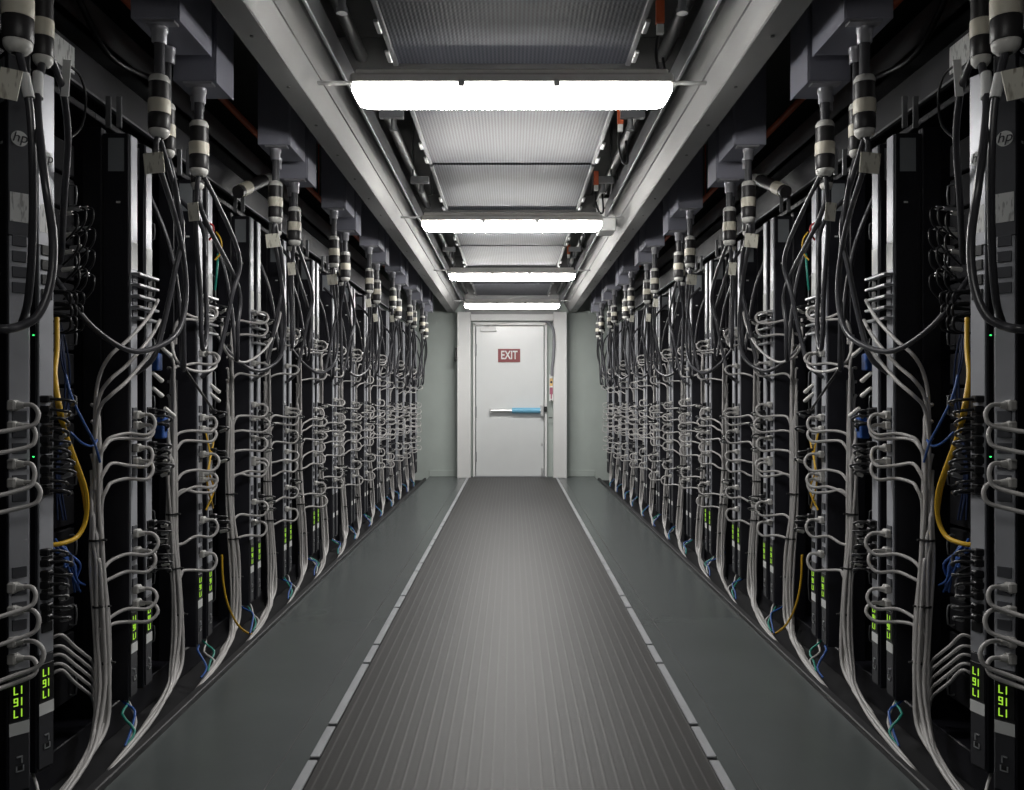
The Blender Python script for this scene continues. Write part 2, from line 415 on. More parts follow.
# ------------------------------------------------------------------ ceiling equipment
LP = [2.79, 4.98, 7.12, 9.42, 0.58]
ords = ['nearest', 'second nearest', 'third', 'farthest', '']
LV = []
for k in (34, 46, 54, 60, 10):
    LV.append(mat('lamp_lens_%d' % k, (0.9, 0.9, 0.88), 0.4, emit=(1.0, 0.985, 0.955), estr=k))
for i, y in enumerate(LP):
    t = empty('ceiling_light', (0, y, HC+1.012), '%s long glowing ceiling lamp from the camera, spanning the aisle' % ords[i] if i < 3 else ('farthest glowing ceiling lamp, just in front of the exit door' if i == 3 else 'dimmer ceiling lamp overhead, outside the top of the picture'), 'lamp', 'lamps across the aisle ceiling')
    z = HC+1.012
    hb = MB()
    hb.box(-0.545, 0.545, y, y+0.17, z+0.036, z+0.078, 0.010)
    hb.box(-0.53, 0.53, y+0.03, y+0.14, z+0.078, z+0.10, 0.004)
    build('housing', hb, M['lamphouse'], t)
    # lens: trapezoid section with rounded ends
    lb = MB(); n = 12; pr = [(0.0, 0.036), (0.005, 0.018), (0.016, 0.004), (0.04, 0.0), (0.13, 0.0), (0.154, 0.004), (0.165, 0.018), (0.17, 0.036)]
    secs = []
    for (x, sc) in ((-0.54, 0.45), (-0.533, 0.75), (-0.513, 0.93), (-0.48, 1.0), (0.48, 1.0), (0.513, 0.93), (0.533, 0.75), (0.54, 0.45)):
        secs.append([(x, y+0.085+(yy-0.085)*(0.75+0.25*sc), z+0.036-(0.036-zz)*sc) for yy, zz in pr])
    vs = [p for q in secs for p in q]; m_ = len(pr)
    fs = [(a*m_+b, (a+1)*m_+b, (a+1)*m_+b+1, a*m_+b+1) for a in range(len(secs)-1) for b in range(m_-1)]
    fs += [tuple(range(m_)), tuple(range((len(secs)-1)*m_, len(secs)*m_))[::-1]]
    lb.add(vs, fs, False); build('lens', lb, LV[i], t)
    for x in (-0.17, 0.15):
        build('clip', MB().box(x-0.011, x+0.011, y-0.004, y+0.01, z+0.028, z+0.052, 0.002), M['brightmetal'], t)
    for s in (-1, 1):
        build('mounting_arm', MB().box(s*0.50, s*0.683, y+0.13, y+0.15, z+0.088, z+0.096), M['beam'], t)

# perforated ventilation panels
seams = [(0.5, 1.93), (1.98, 3.325), (3.46, 4.73), (4.775, 5.92), (6.05, 7.28), (7.33, 8.49), (8.61, 9.72), (9.77, 10.9)]
for i, (a, b) in enumerate(seams):
    if i == 0: continue
    z = HC+1.33
    t = empty('ceiling_grille', (0, (a+b)/2, z), '%s perforated steel grille panel overhead counted from the camera' % nth[i-1], 'grille', 'perforated grilles over the aisle')
    build('perforated_sheet', MB().box(-0.452, 0.452, a, b, z, z+0.01), M['grille'], t)
    sd = MB()
    for s in (-1, 1):
        sd.box(s*0.452, s*0.473, a, b, z-0.010, z+0.02, 0.003)
    build('side_trim', sd, M['midmetal'], t)
    for s in (-1, 1):
        for yy in (b-0.42, b-0.16):
            build('clip', MB().box(s*0.467, s*0.485, yy, yy+0.10, z-0.022, z-0.010, 0.003), M['brightmetal'], t)
for i, y in enumerate((3.33, 5.93, 8.50)):
    t = build('cross_member', MB().box(-0.70, 0.70, y, y+0.11, HC+1.30, HC+1.44, 0.004).box(-0.52, 0.52, y-0.006, y, HC+1.31, HC+1.322), M['dkmetal'])
    tag(t, 'dark metal crossbar between grilles, %s from the camera' % nth[i], 'crossbar', 'dark crossbars over the aisle')
for s in (-1, 1):
    sd = 'left' if s < 0 else 'right'
    t = build('pipe', MB().tube([(s*0.60, -0.5, HC+1.36), (s*0.60, 5, HC+1.36), (s*0.60, YE-0.15, HC+1.36)], 0.024, 10, 1), M['dkmetal'])
    tag(t, 'dark pipe running along the ceiling over the %s beam' % sd, 'pipe')
    for i, y in enumerate((2.60, 3.75, 4.90, 6.05, 7.2, 8.35)):
        br = MB().box(s*0.49, s*0.60, y, y+0.035, HC+1.26, HC+1.30, 0.003).cyl((s*0.535, y+0.018, HC+1.255), (s*0.535, y+0.018, HC+1.215), 0.013).cyl((s*0.535, y+0.018, HC+1.22), (s*0.535, y+0.018, HC+1.205), 0.018).cyl((s*0.585, y+0.018, HC+1.30), (s*0.585, y+0.018, 2.75), 0.006)
        t = build('valve_bracket', br, M['midmetal'])
        tag(t, '%s metal bracket from the camera above the %s ceiling beam' % (nth[i], sd), 'bracket', 'brackets beside the ceiling grilles')
# orange tags, hoses, control box on the right
for i, y in enumerate((2.77, 3.79, 4.88, 6.1, 7.25)):
    t = empty('warning_tag', (0.50, y, HC+1.22), '%s orange tag from the camera beside the grilles on the right' % nth[i], 'tag', 'orange tags right of the grilles')
    build('orange_panel', MB().box(0.480, 0.508, y, y+0.02, HC+1.245, HC+1.325, 0.002), M['orange'], t)
    build('tag_arm', MB().box(0.465, 0.485, y+0.004, y+0.012, HC+1.322, HC+1.328), M['dkmetal'], t)
    build('white_panel', MB().box(0.482, 0.506, y, y+0.018, HC+1.21, HC+1.242, 0.002), M['white'], t)
    h = build('hose', MB().tube([(0.51, y+0.05, HC+1.30), (0.50, y+0.12, HC+1.20), (0.53, y+0.20, HC+1.13), (0.565, y+0.28, HC+1.15), (0.57, y+0.38, HC+1.28)], 0.006, 8), M['bcord'])
    tag(h, '%s black hose loop from the camera hanging right of the grilles' % nth[i], 'hose', 'black hose loops right of the grilles')
t = empty('control_box', (0.64, 5.95, HC+1.14), 'pale grey control box on the right beam behind the second lamp', 'box')
build('body', MB().box(0.585, 0.70, 5.60, 5.80, HC+1.12, HC+1.34, 0.008), M['paint'], t)
build('knob', MB().cyl((0.635, 5.60, HC+1.22), (0.635, 5.585, HC+1.22), 0.012).cyl((0.635, 5.60, HC+1.27), (0.635, 5.585, HC+1.27), 0.014), M['socket'], t)
build('cable_loops', MB().tube([(0.62, 5.50, HC+1.34), (0.64, 5.45, HC+1.45), (0.66, 5.35, HC+1.40), (0.65, 5.30, HC+1.30)], 0.006, 6).tube([(0.66, 5.62, HC+1.34), (0.67, 5.5, HC+1.47), (0.66, 5.3, HC+1.42), (0.67, 5.2, HC+1.3)], 0.006, 6), M['silver'], t)

# ------------------------------------------------------------------ the two rack runs
NU = 15
def YU(n): return 1.98+0.6*n+(0.04 if n % 2 else 0.0)
SEG = {'0': 'abcdef', '1': 'bc', '6': 'afgedc', '7': 'abc', '8': 'abcdefg'}
def seven(mb, ch, cx, cz, w, h, ud, put):
    # draws in a plane: put(u0,u1,z0,z1); ud = turned upside down
    t = h*0.12
    rect = {'a': (-w/2, w/2, h/2-t, h/2), 'g': (-w/2, w/2, -t/2, t/2), 'd': (-w/2, w/2, -h/2, -h/2+t),
            'f': (-w/2, -w/2+t, 0, h/2), 'b': (w/2-t, w/2, 0, h/2), 'e': (-w/2, -w/2+t, -h/2, 0), 'c': (w/2-t, w/2, -h/2, 0)}
    for k in SEG[ch]:
        u0, u1, z0, z1 = rect[k]
        if ud: u0, u1, z0, z1 = -u1, -u0, -z1, -z0
        put(mb, cx+u0, cx+u1, cz+z0, cz+z1)

def power_strip(n, which, side, mir, detail):
    """vertical outlet strip; a = near one of the pair, b = far one"""
    y0 = YU(n)+(0.0 if which == 'a' else 0.108); wd = 0.052
    X0, X1 = -1.285, -1.2
    z0, z1 = 0.10, 1.885
    ang = 0.0
    mtx = Matrix.Identity(4)
    if n == 0:
        # the first strip of the run is swung round to face up the aisle
        ang = math.radians(-42 if which == 'a' else -18)
        c = Vector((-1.2, y0, 0))
        if which == 'b': c = Vector((-1.2, y0+0.02, 0))
        mtx = Matrix.Translation(c) @ Matrix.Rotation(ang, 4, 'Z') @ Matrix.Translation((1.2, -y0, 0))
    wh = 'near' if which == 'a' else 'far'
    t = empty('power_strip', (-1.24, y0+wd/2, z0), 'tall outlet strip, %s one of the %s pair from the camera on the %s' % (wh, nth[n], side), 'power strip', 'vertical power strips on the racks', mir)
    def B(name, mb, m, par=None): return build(name, mb.rot(mtx), m, par or t, mir)
    B('housing', MB().box(X0, X1-0.006, y0, y0+wd, z0, z1, 0.002), M['rackside'])
    e = 0.004
    face = M['strip']
    lo = 0.40
    B('outlet_face', MB().box(X1-0.006, X1, y0+e, y0+wd-e, lo, z1-0.004 if n else 1.44, 0.001), face)
    B('control_face', MB().box(X1-0.006, X1, y0+e, y0+wd-e, z0+0.01, lo-0.002, 0.001), M['stripdark'])
    if n == 0: B('upper_face', MB().box(X1-0.006, X1+0.0005, y0+e*.5, y0+wd-e*.5, 1.442, z1-0.004, 0.001), M['striphp'] if which == 'a' else M['strip'])
    if n >= 9:
        B('label', MB().box(X1, X1+0.001, y0+e, y0+wd-e, 0.245, 0.275), M['white'])
        return t
    # housing side label and plate (faces the camera)
    B('side_label', MB().box(X0+0.015, X1-0.02, y0-0.001, y0, 1.765, 1.870), M['sideLabel'])
    B('side_mark', MB().box(-1.245, -1.232, y0-0.001, y0, 1.665, 1.671), M['white'])
    B('label', MB().box(X1, X1+0.001, y0+e, y0+wd-e, 0.245, 0.275), M['white'])
    if n: B('upper_label', MB().box(X1, X1+0.001, y0+e, y0+wd-e, 1.46, 1.545), M['white'])
    # outlet blocks
    for (a, b) in ((1.30, 1.45), (0.80, 1.03), (0.45, 0.66)):
        ob = MB(); k = int((b-a)/0.036)
        for j in range(k):
            zz = a+0.004+j*(b-a)/k
            ob.box(X1-0.001, X1+0.004, y0+0.010, y0+wd-0.010, zz, zz+0.026, 0.001)
        B('outlet_block', ob, M['socket'] if which == 'b' else M['striphp'])
    # display
    if n > 5: return t
    dp = B('display', MB().box(X1-0.001, X1+0.002, y0+e, y0+wd-e, 0.280, 0.375, 0.001), M['socket'])
    lm = MB()
    flip = mir  # readable from the aisle on either side
    for r, txt in enumerate(('17', '16', '17')):
        for q, ch in enumerate(txt):
            # upside-down display reads right to left
            u = (0.5-q)*0.016
            def put(mb, u0, u1, a, b):
                if flip: u0, u1 = -u1, -u0
                mb.box(X1+0.002, X1+0.003, y0+wd/2+u0, y0+wd/2+u1, a, b)
            seven(lm, ch, u, 0.352-r*0.0275, 0.0095, 0.019, True, put)
    B('digits', lm, M['led'], dp)
    pb = MB().box(X1, X1+0.003, y0+0.016, y0+wd-0.014, 0.175, 0.195, 0.001)
    pf = MB().box(X1, X1+0.0025, y0+0.020, y0+0.033, 0.190, 0.193).box(X1, X1+0.0025, y0+0.030, y0+0.033, 0.176, 0.193).box(X1, X1+0.0025, y0+0.018, y0+0.036, 0.156, 0.159).box(X1, X1+0.0025, y0+0.018, y0+0.021, 0.156, 0.170).box(X1, X1+0.0025, y0+0.033, y0+0.036, 0.156, 0.170)
    B('data_port', pf, M['silver'])
    B('port_hole', MB().box(X1, X1+0.002, y0+0.018, y0+wd-0.018, 0.159, 0.170), M['socket'])
    if n == 0:
        cz = 1.675 if which == 'a' else 1.665; cy = y0+wd/2
        rr = 0.0185
        lg = B('logo', MB().cyl((X1, cy, cz), (X1+0.0025, cy, cz), rr, n=28), M['white'])
        xs = 1 if mir else -1
        pos = mtx @ Vector((X1+0.003, cy, cz))
        if mir: pos.x = -pos.x
        # text plane: faces the aisle
        a = (ang if not mir else -ang)
        R = Matrix.Rotation(a, 4, 'Z') @ Matrix.Rotation((-PI/2 if mir else PI/2), 4, 'Z') @ Matrix.Rotation(PI/2, 4, 'X')
        text_mesh('hp', 0.034, M['ink'], lg, Matrix.Translation(pos) @ R @ Matrix.Translation((0, 0.002, 0)), 'lettering', shear=0.25, extr=0.0004)
        B('sticker', MB().box(X1, X1+0.001, y0+0.006, y0+wd-0.006, 1.475, 1.545), M['sticker'])
        lb = MB()
        for z in (1.235, 1.205, 0.91): lb.cyl((X1, y0+wd+0.004, z), (X1+0.006, y0+wd+0.004, z), 0.0018, n=8)
        if which == 'a': B('status_light', lb, M['ledg'])
    return t

def plug_cord(n, i, zp, which, side, mir, rng, grp_label):
    y = YU(n)+0.027; X = -1.2
    if n == 0: y = YU(n)+0.012
    ex_ = 0.020+rng.random()*0.024
    dr = 0.040+rng.random()*0.022
    yb = YU(n)-0.10+rng.uniform(-0.012, 0.012); xb = -1.255+rng.uniform(-0.012, 0.012)
    zb = zp-dr-rng.uniform(0.0, 0.03)
    rad = 0.0055
    pts = [(X+0.022, y, zp), (X+0.04+ex_*0.35, y, zp+0.001), (X+0.04+ex_*0.85, y-0.003, zp-dr*0.22), (X+0.04+ex_, y-0.008, zp-dr*0.55),
           (X+0.04+ex_*0.75, y-0.018, zp-dr*0.9), (X+0.04+ex_*0.2, y-0.032, zp-dr*1.05), (X-0.0, y-0.048, zp-dr*0.95),
           (X-0.028, YU(n)-0.062, zb+0.012+rng.uniform(-0.008, 0.01)), (xb+0.012, yb+0.012, zb), (xb+0.002, yb+0.002, zb-0.035), (xb, yb, zb-0.10)]
    if n == 0:
        pts = pts[:5]+[(X+0.03, y-0.05, zp-dr*1.1), (X+0.0, y-0.10, zp-dr*1.25), (X-0.03, y-0.2, zp-dr*1.6), (X-0.05, y-0.3, zp-dr*2.2)]
    pl = (X, y, zp)
    t = empty('power_cable', (X, y, zp-dr), grp_label, 'power cord', 'grey power cords looping from the strips', mir)
    sub = 4 if n < 5 else 3
    build('cable', MB().tube(pts, rad, 7 if n < 4 else 5, sub), M['cord'], t, mir)
    pm = MB().box(X-0.001, X+0.019, y-0.016, y+0.016, zp-0.013, zp+0.013, 0.004)
    pm.cyl((X+0.018, y, zp), (X+0.034, y, zp), 0.0105, 0.0068, n=8)
    build('plug', pm, M['plugg'], t, mir)
    return t

def black_cord(n, i, zp, side, mir, rng, label):
    y = YU(n)+0.108+0.026; X = -1.2
    if n == 0: y += 0.01
    ex_ = 0.045+rng.random()*0.025
    ye = y+0.05+rng.random()*0.10
    ze = zp-rng.uniform(0.0, 0.05)
    pts = [(X+0.02, y, zp), (X+ex_*0.8, y+0.006, zp+rng.uniform(-.004, .004)), (X+ex_, y+0.03, zp-0.008), (X+ex_*0.7, y+0.055, zp-0.018), (X+0.0, ye, (zp+ze)/2-0.006), (X-0.05, ye+0.03, ze), (X-0.12, ye+0.035, ze)]
    t = empty('patch_cable', (X, y, zp-0.02), label, 'patch cord', 'short black cords beside the strips', mir)
    build('cable', MB().tube(pts, 0.0042, 6, 3), M['bcord'], t, mir)
    build('plug', MB().box(X, X+0.024, y-0.012, y+0.012, zp-0.009, zp+0.009, 0.003), M['bcord'], t, mir)
    px_ = pts[3]
    if rng.random() < 0.85:
        build('metal_tip', MB().cyl((X+ex_*0.80, y+0.048, zp-0.013), (X+ex_*0.25, y+0.070, zp-0.023), 0.0066, n=8), M['silver'] if rng.random() < .5 else M['capw'], t, mir)
    return t

def P(x, y, X):
    """point on the plane |x|=X seen at photo pixel x,y (left run)"""
    Y = F*X/(512-x); return (-X, Y, HC-(y-397)*Y/F)

def whip(cx, cy, ztop, zb0, zb1, side, mir, label, big=1.0, n=14):
    """hanging power whip: conduit, glands, banded connector"""
    t = empty('power_connector', (cx, cy, zb1), label, 'connector', 'striped power connectors under the boxes', mir)
    h = zb0-zb1; r = 0.031*big
    build('conduit', MB().cyl((cx, cy, ztop), (cx, cy, zb0), 0.015*big, n=n), M['tube'], t, mir)
    build('upper_gland', MB().lathe((cx, cy, zb0-h*0.13), [(r*0.98, 0), (r*0.98, h*0.06), (r*0.8, h*0.11), (r*0.5, h*0.13)], n), M['capw'], t, mir)
    build('upper_sleeve', MB().lathe((cx, cy, zb0-h*0.40), [(r*0.95, 0), (r*0.95, h*0.27)], n), M['sleeve'], t, mir)
    build('cream_band', MB().lathe((cx, cy, zb0-h*0.62), [(r, 0), (r*1.03, h*0.02), (r*1.03, h*0.20), (r, h*0.22)], n), M['cream'], t, mir)
    build('lower_sleeve', MB().lathe((cx, cy, zb0-h*0.87), [(r*0.95, 0), (r*1.0, h*0.02), (r*1.0, h*0.23), (r*0.95, h*0.25)], n), M['sleeve'], t, mir)
    build('lower_gland', MB().lathe((cx, cy, zb1), [(r*0.4, 0), (r*0.62, h*0.01), (r*0.9, h*0.06), (r*0.95, h*0.12), (r*0.9, h*0.13)], n), M['capw'], t, mir)
    return t

def side_run(mir):
    side = 'right' if mir else 'left'
    rng = random.Random(11)
    def B(name, mb, m, par=None): return build(name, mb, m, par, mir)
    # continuous header rail above the racks and orange pipe
    t = empty('header_rail', (-1.30, 5, HC+0.98), 'long black rail running above the %s racks' % side, 'rail', None, mir)
    B('rail', MB().box(-1.32, -1.30, 0.2, YE-0.5, HC+0.93, HC+1.05, 0.002), M['rackside'], t)
    B('lip', MB().box(-1.30, -1.285, 0.2, YE-0.5, HC+0.925, HC+0.932), M['midmetal'], t)
    t = B('rail_label', MB().box(-1.2995, -1.297, 2.30, 2.47, HC+0.955, HC+1.035), M['sticker'])
    tag(t, 'white printed label on the black rail, top %s of the picture' % side, 'label')
    t = B('orange_pipe', MB().cyl((-1.30, 0.5, HC+1.34), (-1.30, YE-0.4, HC+1.34), 0.016, n=10).cyl((-1.30, 1.5, HC+1.34), (-1.30, 1.5, 2.75), 0.005).cyl((-1.30, 5.6, HC+1.34), (-1.30, 5.6, 2.75), 0.005).cyl((-1.30, 9.6, HC+1.34), (-1.30, 9.6, 2.75), 0.005), M['orange'])
    tag(t, 'thin orange pipe running behind the grey boxes on the %s' % side, 'pipe')
    t = B('cable_tray', MB().box(-1.62, -1.38, 0.2, YE-0.4, HC+1.18, HC+1.20).box(-1.39, -1.38, 0.2, YE-0.4, HC+1.18, HC+1.30).cyl((-1.6, 2.0, HC+1.2), (-1.6, 2.0, 2.75), 0.008).cyl((-1.6, 6.0, HC+1.2), (-1.6, 6.0, 2.75), 0.008).cyl((-1.6, 9.5, HC+1.2), (-1.6, 9.5, 2.75), 0.008), M['midmetal'])
    tag(t, 'dull metal cable tray above the %s racks behind the orange pipe' % side, 'cable tray')
    t = B('top_cable', MB().tube([(-1.36, 2.3, HC+1.30), (-1.35, 2.55, HC+1.26), (-1.34, 2.75, HC+1.14), (-1.33, 3.0, HC+1.16), (-1.36, 3.3, HC+1.25)], 0.011, 8), M['bcord'])
    tag(t, 'black cable sagging over the rail near the %s front box' % side, 'cable')

    for n in range(NU):
        Y = YU(n)
        nn = nth[n]
        # --- rack cabinet
        rk = empty('server_rack', (-1.6, Y+0.28, -0.05), 'black server rack, %s from the camera on the %s side' % (nn, side), 'server rack', 'black server racks in two rows', mir)
        B('side_panel', MB().box(-1.85, -1.286, Y+0.0, Y+0.02, -0.03, 1.90, 0.002).box(-1.345, -1.286, Y-0.012, Y, 0.0, 1.9, 0.002), M['rack'], rk)
        yn = YU(n+1)
        B('back_panel', MB().box(-1.86, -1.85, Y, yn, -0.05, 1.93), M['inner'], rk)
        B('roof_panel', MB().box(-1.85, -1.31, Y, yn, 1.93, 1.95, 0.002), M['rack'], rk)
        B('plinth', MB().box(-1.85, -1.30, Y+0.02, yn, -0.05, 0.05, 0.003), M['rack'], rk)
        fp = MB()
        for xx in (-1.268, -1.234): fp.box(xx-0.009, xx+0.009, Y-0.006, Y+0.0, 1.90, 2.0, 0.002)
        if n < 8: B('top_bracket', fp, M['midmetal'], rk)
        # --- servers
        ns = 16 if n < 2 else (8 if n < 4 else 0)
        if ns:
            hh = 1.72/ns
            for k in range(ns):
                z0 = 0.12+k*hh
                lab = 'dark server unit, %s shelf from the bottom in the %s %s rack' % (nth[k], nn, side)
                sv = empty('server', (-1.55, Y+0.3, z0), lab, 'server', 'dark server units inside the racks', mir)
                B('chassis', MB().box(-1.80, -1.36, Y+0.05, yn-0.03, z0+0.004, z0+hh-0.006, 0.003), M['chassis'], sv)
                pt = MB()
                for q in range(5):
                    yy = Y+0.22+q*0.055
                    pt.box(-1.36, -1.356, yy, yy+0.035, z0+0.018, z0+0.034, 0.001)
                B('ports', pt, M['silver'] if k in (9, 10, 11) else M['midmetal'], sv)
                if k % 2 == 0: B('handle', MB().tube([(-1.36, yn-0.06, z0+0.02), (-1.34, yn-0.06, z0+0.022), (-1.34, yn-0.06, z0+hh-0.03), (-1.36, yn-0.06, z0+hh-0.028)], 0.003, 6, 2), M['midmetal'], sv)
        else:
            B('rear_door', MB().box(-1.38, -1.37, Y+0.03, yn-0.02, 0.08, 1.9, 0.002), M['inner'], rk)
        # --- outlet strips
        power_strip(n, 'a', side, mir, n < 6); power_strip(n, 'b', side, mir, n < 6)
        # --- grey cords
        if n == 0: zs = [1.035, 0.985, 0.895, 0.85, 0.60, 0.545, 0.47, 0.43]
        elif n == 1: zs = [0.998, 0.965, 0.893, 0.85, 0.622, 0.565, 0.445, 0.40]
        else:
            base = [1.40, 1.365, 1.20, 0.985, 0.93, 0.85, 0.76, 0.72, 0.56, 0.45]
            off = rng.uniform(-0.03, 0.03); zs = [z+off+rng.uniform(-0.024, 0.024) for z in base]
            zs = [max(z, 0.43) for z in zs]
        for i, z in enumerate(sorted(zs, reverse=True)):
            if n < 6: lab = 'grey cord, %s from the top on the %s %s outlet strip' % (nth[i], nn, side)
            else: lab = 'grey looped cord on the %s pair of %s outlet strips, partly hidden' % (nn, side)
            plug_cord(n, i, z, 'a', side, mir, rng, lab)
        # --- black cords
        if n == 0: bz = [1.05-0.026*k for k in range(10)]+[0.66-0.028*k for k in range(7)]
        elif n == 1: bz = [1.01-0.02*k for k in range(3)]+[0.90-0.022*k for k in range(5)]+[0.64-0.026*k for k in range(7)]
        else:
            bz = [1.41, 1.37, 0.99, 0.95, 0.86, 0.83, 0.60, 0.56, 0.53]
            bz = [z+rng.uniform(-.02, .02) for z in bz]
        if n < 14:
            for i, z in enumerate(bz):
                if n < 3: lab = 'short black cord, %s from the top at the %s %s strip pair' % (nth[i], nn, side)
                else: lab = 'one of the short black cords at the %s %s strip pair' % (nn, side)
                black_cord(n, i, z, side, mir, rng, lab)
        # metal clamps on upper part of strips
        if n in (1, 2, 3):
            for i in range(5):
                z = 1.44-0.035*i
                o = B('cord_clamp', MB().box(-1.2, -1.172, Y+0.004, Y+0.15, z, z+0.009, 0.002), M['silver'])
                tag(o, '%s metal clamp down from the white label on the %s %s strips' % (nth[i], nn, side), 'clamp', 'metal clamps across the strips')
        # --- bundle of grey cables in front of each strip
        if n >= 1:
            bx, by = -1.26, Y-0.10
            t = empty('cable_bundle', (bx, by, 0.02), 'tied bundle of grey cables before the %s %s outlet strips, running to the floor' % (nn, side), 'cable bundle', 'grey cable bundles hanging between racks', mir)
            nc = 9 if n < 5 else (7 if n < 8 else 4)
            ztop = 1.02 if n == 1 else (1.20 if n < 3 else 1.32)
            for c in range(nc):
                a = 2*PI*c/8; rr = 0.0 if c == 8 else 0.0145
                ox, oy = rr*math.cos(a), rr*math.sin(a)
                jx = [rng.uniform(-0.006, 0.006) for _ in range(8)]
                fan = (c-4)*0.010
                zc = ztop-0.05*c
                pts = [(bx-0.018, by+0.012, zc+0.012), (bx+ox*0.7, by+oy*0.8, zc-0.03), (bx+ox+jx[0], by+oy, min(zc-0.10, 0.75)), (bx+ox+jx[1]+0.004, by+oy, 0.55), (bx+0.018+ox*1.2+jx[2], by+oy+jx[3], 0.36),
                       (bx+0.03+ox*1.3, by+oy*1.2-0.015, 0.20), (bx+0.045+ox+jx[5]*0.5, by-0.07+oy-fan*0.5, 0.085), (bx+0.075+ox*0.6+fan*0.3, by-0.20-fan, 0.042+abs(jx[6])),
                       (bx+0.105+fan*0.5+jx[6], by-0.42-fan*2, 0.026+abs(jx[7])), (bx+0.122+fan*0.6, by-0.62-fan*6, 0.012)]
                build('cable', MB().tube(pts, 0.0058, 7 if n < 5 else 5, 3), M['cord'], t, mir)
            for zt in (0.62, 0.42, 0.25):
                dx = {0.62: 0.002, 0.42: 0.014, 0.25: 0.028}[zt]
                build('cable_tie', MB().cyl((bx+dx, by, zt), (bx+dx, by, zt+0.006), 0.0225, n=12).box(bx+dx+0.018, bx+dx+0.032, by-0.004, by+0.004, zt, zt+0.005), M['tie'], t, mir)
            # network wires at the floor edge
            for q, (mm_, dy, cn) in enumerate((('blue', 0.0, 'blue'), ('green', 0.03, 'green'), ('cord', 0.06, 'white'))):
                y1 = Y-0.62+dy+rng.uniform(-.03, .03); wz = rng.uniform(-.02, .02)
                o = B('network_cable', MB().tube([(-1.145, y1-0.12, 0.022), (-1.15+wz*.5, y1-0.07, 0.045), (-1.175-wz, y1-wz*2, 0.08-0.015*q+wz), (-1.225, y1+0.05+wz, 0.09), (-1.31, y1+0.10, 0.13+0.03*q)], 0.004, 6, 3), M[mm_])
                tag(o, 'thin %s wire at the floor below the %s %s rack' % (cn, nn, side), 'wire', 'thin wires at the rack feet')
        # --- overhead boxes and whips
        if n % 2 == 1:
            k = (n-1)//2; yb = 2.40+1.2*k; ln = 0.26; zb = HC+1.085
            kind = 'large'
        else:
            k = n//2-1; yb = 2.70+1.21*k; ln = 0.17; zb = HC+1.02
            kind = 'small'
        if 0 < n and yb < YE-1.0:
            jb = empty('junction_box', (-1.03, yb+ln/2, zb), '%s %s blue-grey box hanging above the %s racks, from the camera' % (nth[k] if kind == 'large' else nth[k+1], kind, side), 'junction box', 'blue-grey power boxes above the racks', mir)
            B('case', MB().box(-1.10, -0.962, yb, yb+ln, zb+0.006, zb+0.50, 0.003), M['box'], jb)
            B('cover', MB().box(-0.962, -0.958, yb+0.002, yb+ln-0.002, zb, zb+0.50, 0.001), M['box'], jb)
            B('bottom_lip', MB().box(-1.07, -0.975, yb+0.004, yb+0.04, zb-0.002, zb+0.006, 0.001), M['fitting'], jb)
            for q, (dx, dy) in enumerate(((-1.035, 0.045), (-1.07, 0.19))):
                if kind == 'small': dy = (0.055, 0.135)[q]
                cy = yb+dy
                B('conduit_fitting', MB().lathe((dx, cy, zb-0.05), [(0.018, 0), (0.021, 0.004), (0.021, 0.034), (0.024, 0.036), (0.024, 0.05)], 14), M['fitting'], jb)
                zt = (2.0, 1.965)[q]-(0.04 if kind == 'small' else 0.0)+rng.uniform(-0.01, 0.01)
                lab = 'striped connector under the %s %s box on the %s, %s of two' % (nth[k] if kind == 'large' else nth[k+1], kind, side, 'nearer' if q == 0 else 'farther')
                whip(dx, cy, zb-0.04, zt, zt-(0.185, 0.17)[q], side, mir, lab, (1.0, 0.72)[q], 16 if n < 6 else 10)
                # heavy cables from connector
                zs_ = zt-0.185
                if q == 0:
                    pts = [(dx, cy, zs_+0.01), (dx-0.01, cy+0.005, zs_-0.05), (-1.075, Y+0.06, 1.60), (-1.08, Y+0.14, 1.42), (-1.085, Y+0.10, 1.28), (-1.11, Y+0.0, 1.215), (-1.15, Y-0.12, 1.195), (-1.22, Y-0.20, 1.26), (-1.29, Y-0.22, 1.36), (-1.34, Y-0.20, 1.42)]
                    if n % 2 == 0:
                        pts = pts[:2]+[(-1.085, yb+0.16, 1.62), (-1.10, yb+0.24, 1.42), (-1.10, yb+0.25, 1.28), (-1.105, yb+0.28, 1.225), (-1.11, yb+0.33, 1.28), (-1.12, yb+0.35, 1.45), (-1.15, yb+0.40, 1.68), (-1.25, yb+0.42, 1.80)]
                    if n >= 3:
                        s_ = rng.uniform(-0.05, 0.08)
                        pts = [(p_[0], p_[1], p_[2]+(s_ if i_ > 2 else 0)) for i_, p_ in enumerate(pts)]
                    lab = 'heavy dark cable sagging in a U before the %s %s rack' % (nn, side)
                else:
                    zl = 1.25+rng.uniform(-0.08, 0.05)
                    pts = [(dx, cy, zs_+0.02), (-1.05, cy+0.01, zs_-0.08), (-1.11, Y+0.20, 1.50), (-1.12, Y+0.22, 1.34), (-1.13, Y+0.25, zl), (-1.15, Y+0.29, zl-0.01), (-1.17, Y+0.31, 1.38), (-1.2, Y+0.28, 1.60), (-1.27, Y+0.24, 1.80)]
                    lab = 'heavy dark cable in a narrow hairpin beside the %s %s rack' % (nn, side)
                o = B('heavy_cable', MB().tube(pts, 0.0085, 8, 5), M['whip'])
                tag(o, lab, 'cable', 'heavy cables hanging from the connectors')
            # second cable leaving the near connector straight down
            o = B('heavy_cable', MB().tube([(-1.04, yb+0.05, 1.83), (-1.07, Y+0.08, 1.62), (-1.10, Y+0.09, 1.45), (-1.13, Y+0.075, 1.28), (-1.15, Y+0.05, 1.18), (-1.2, Y+0.03, 1.13)], 0.0085, 8, 5), M['whip'])
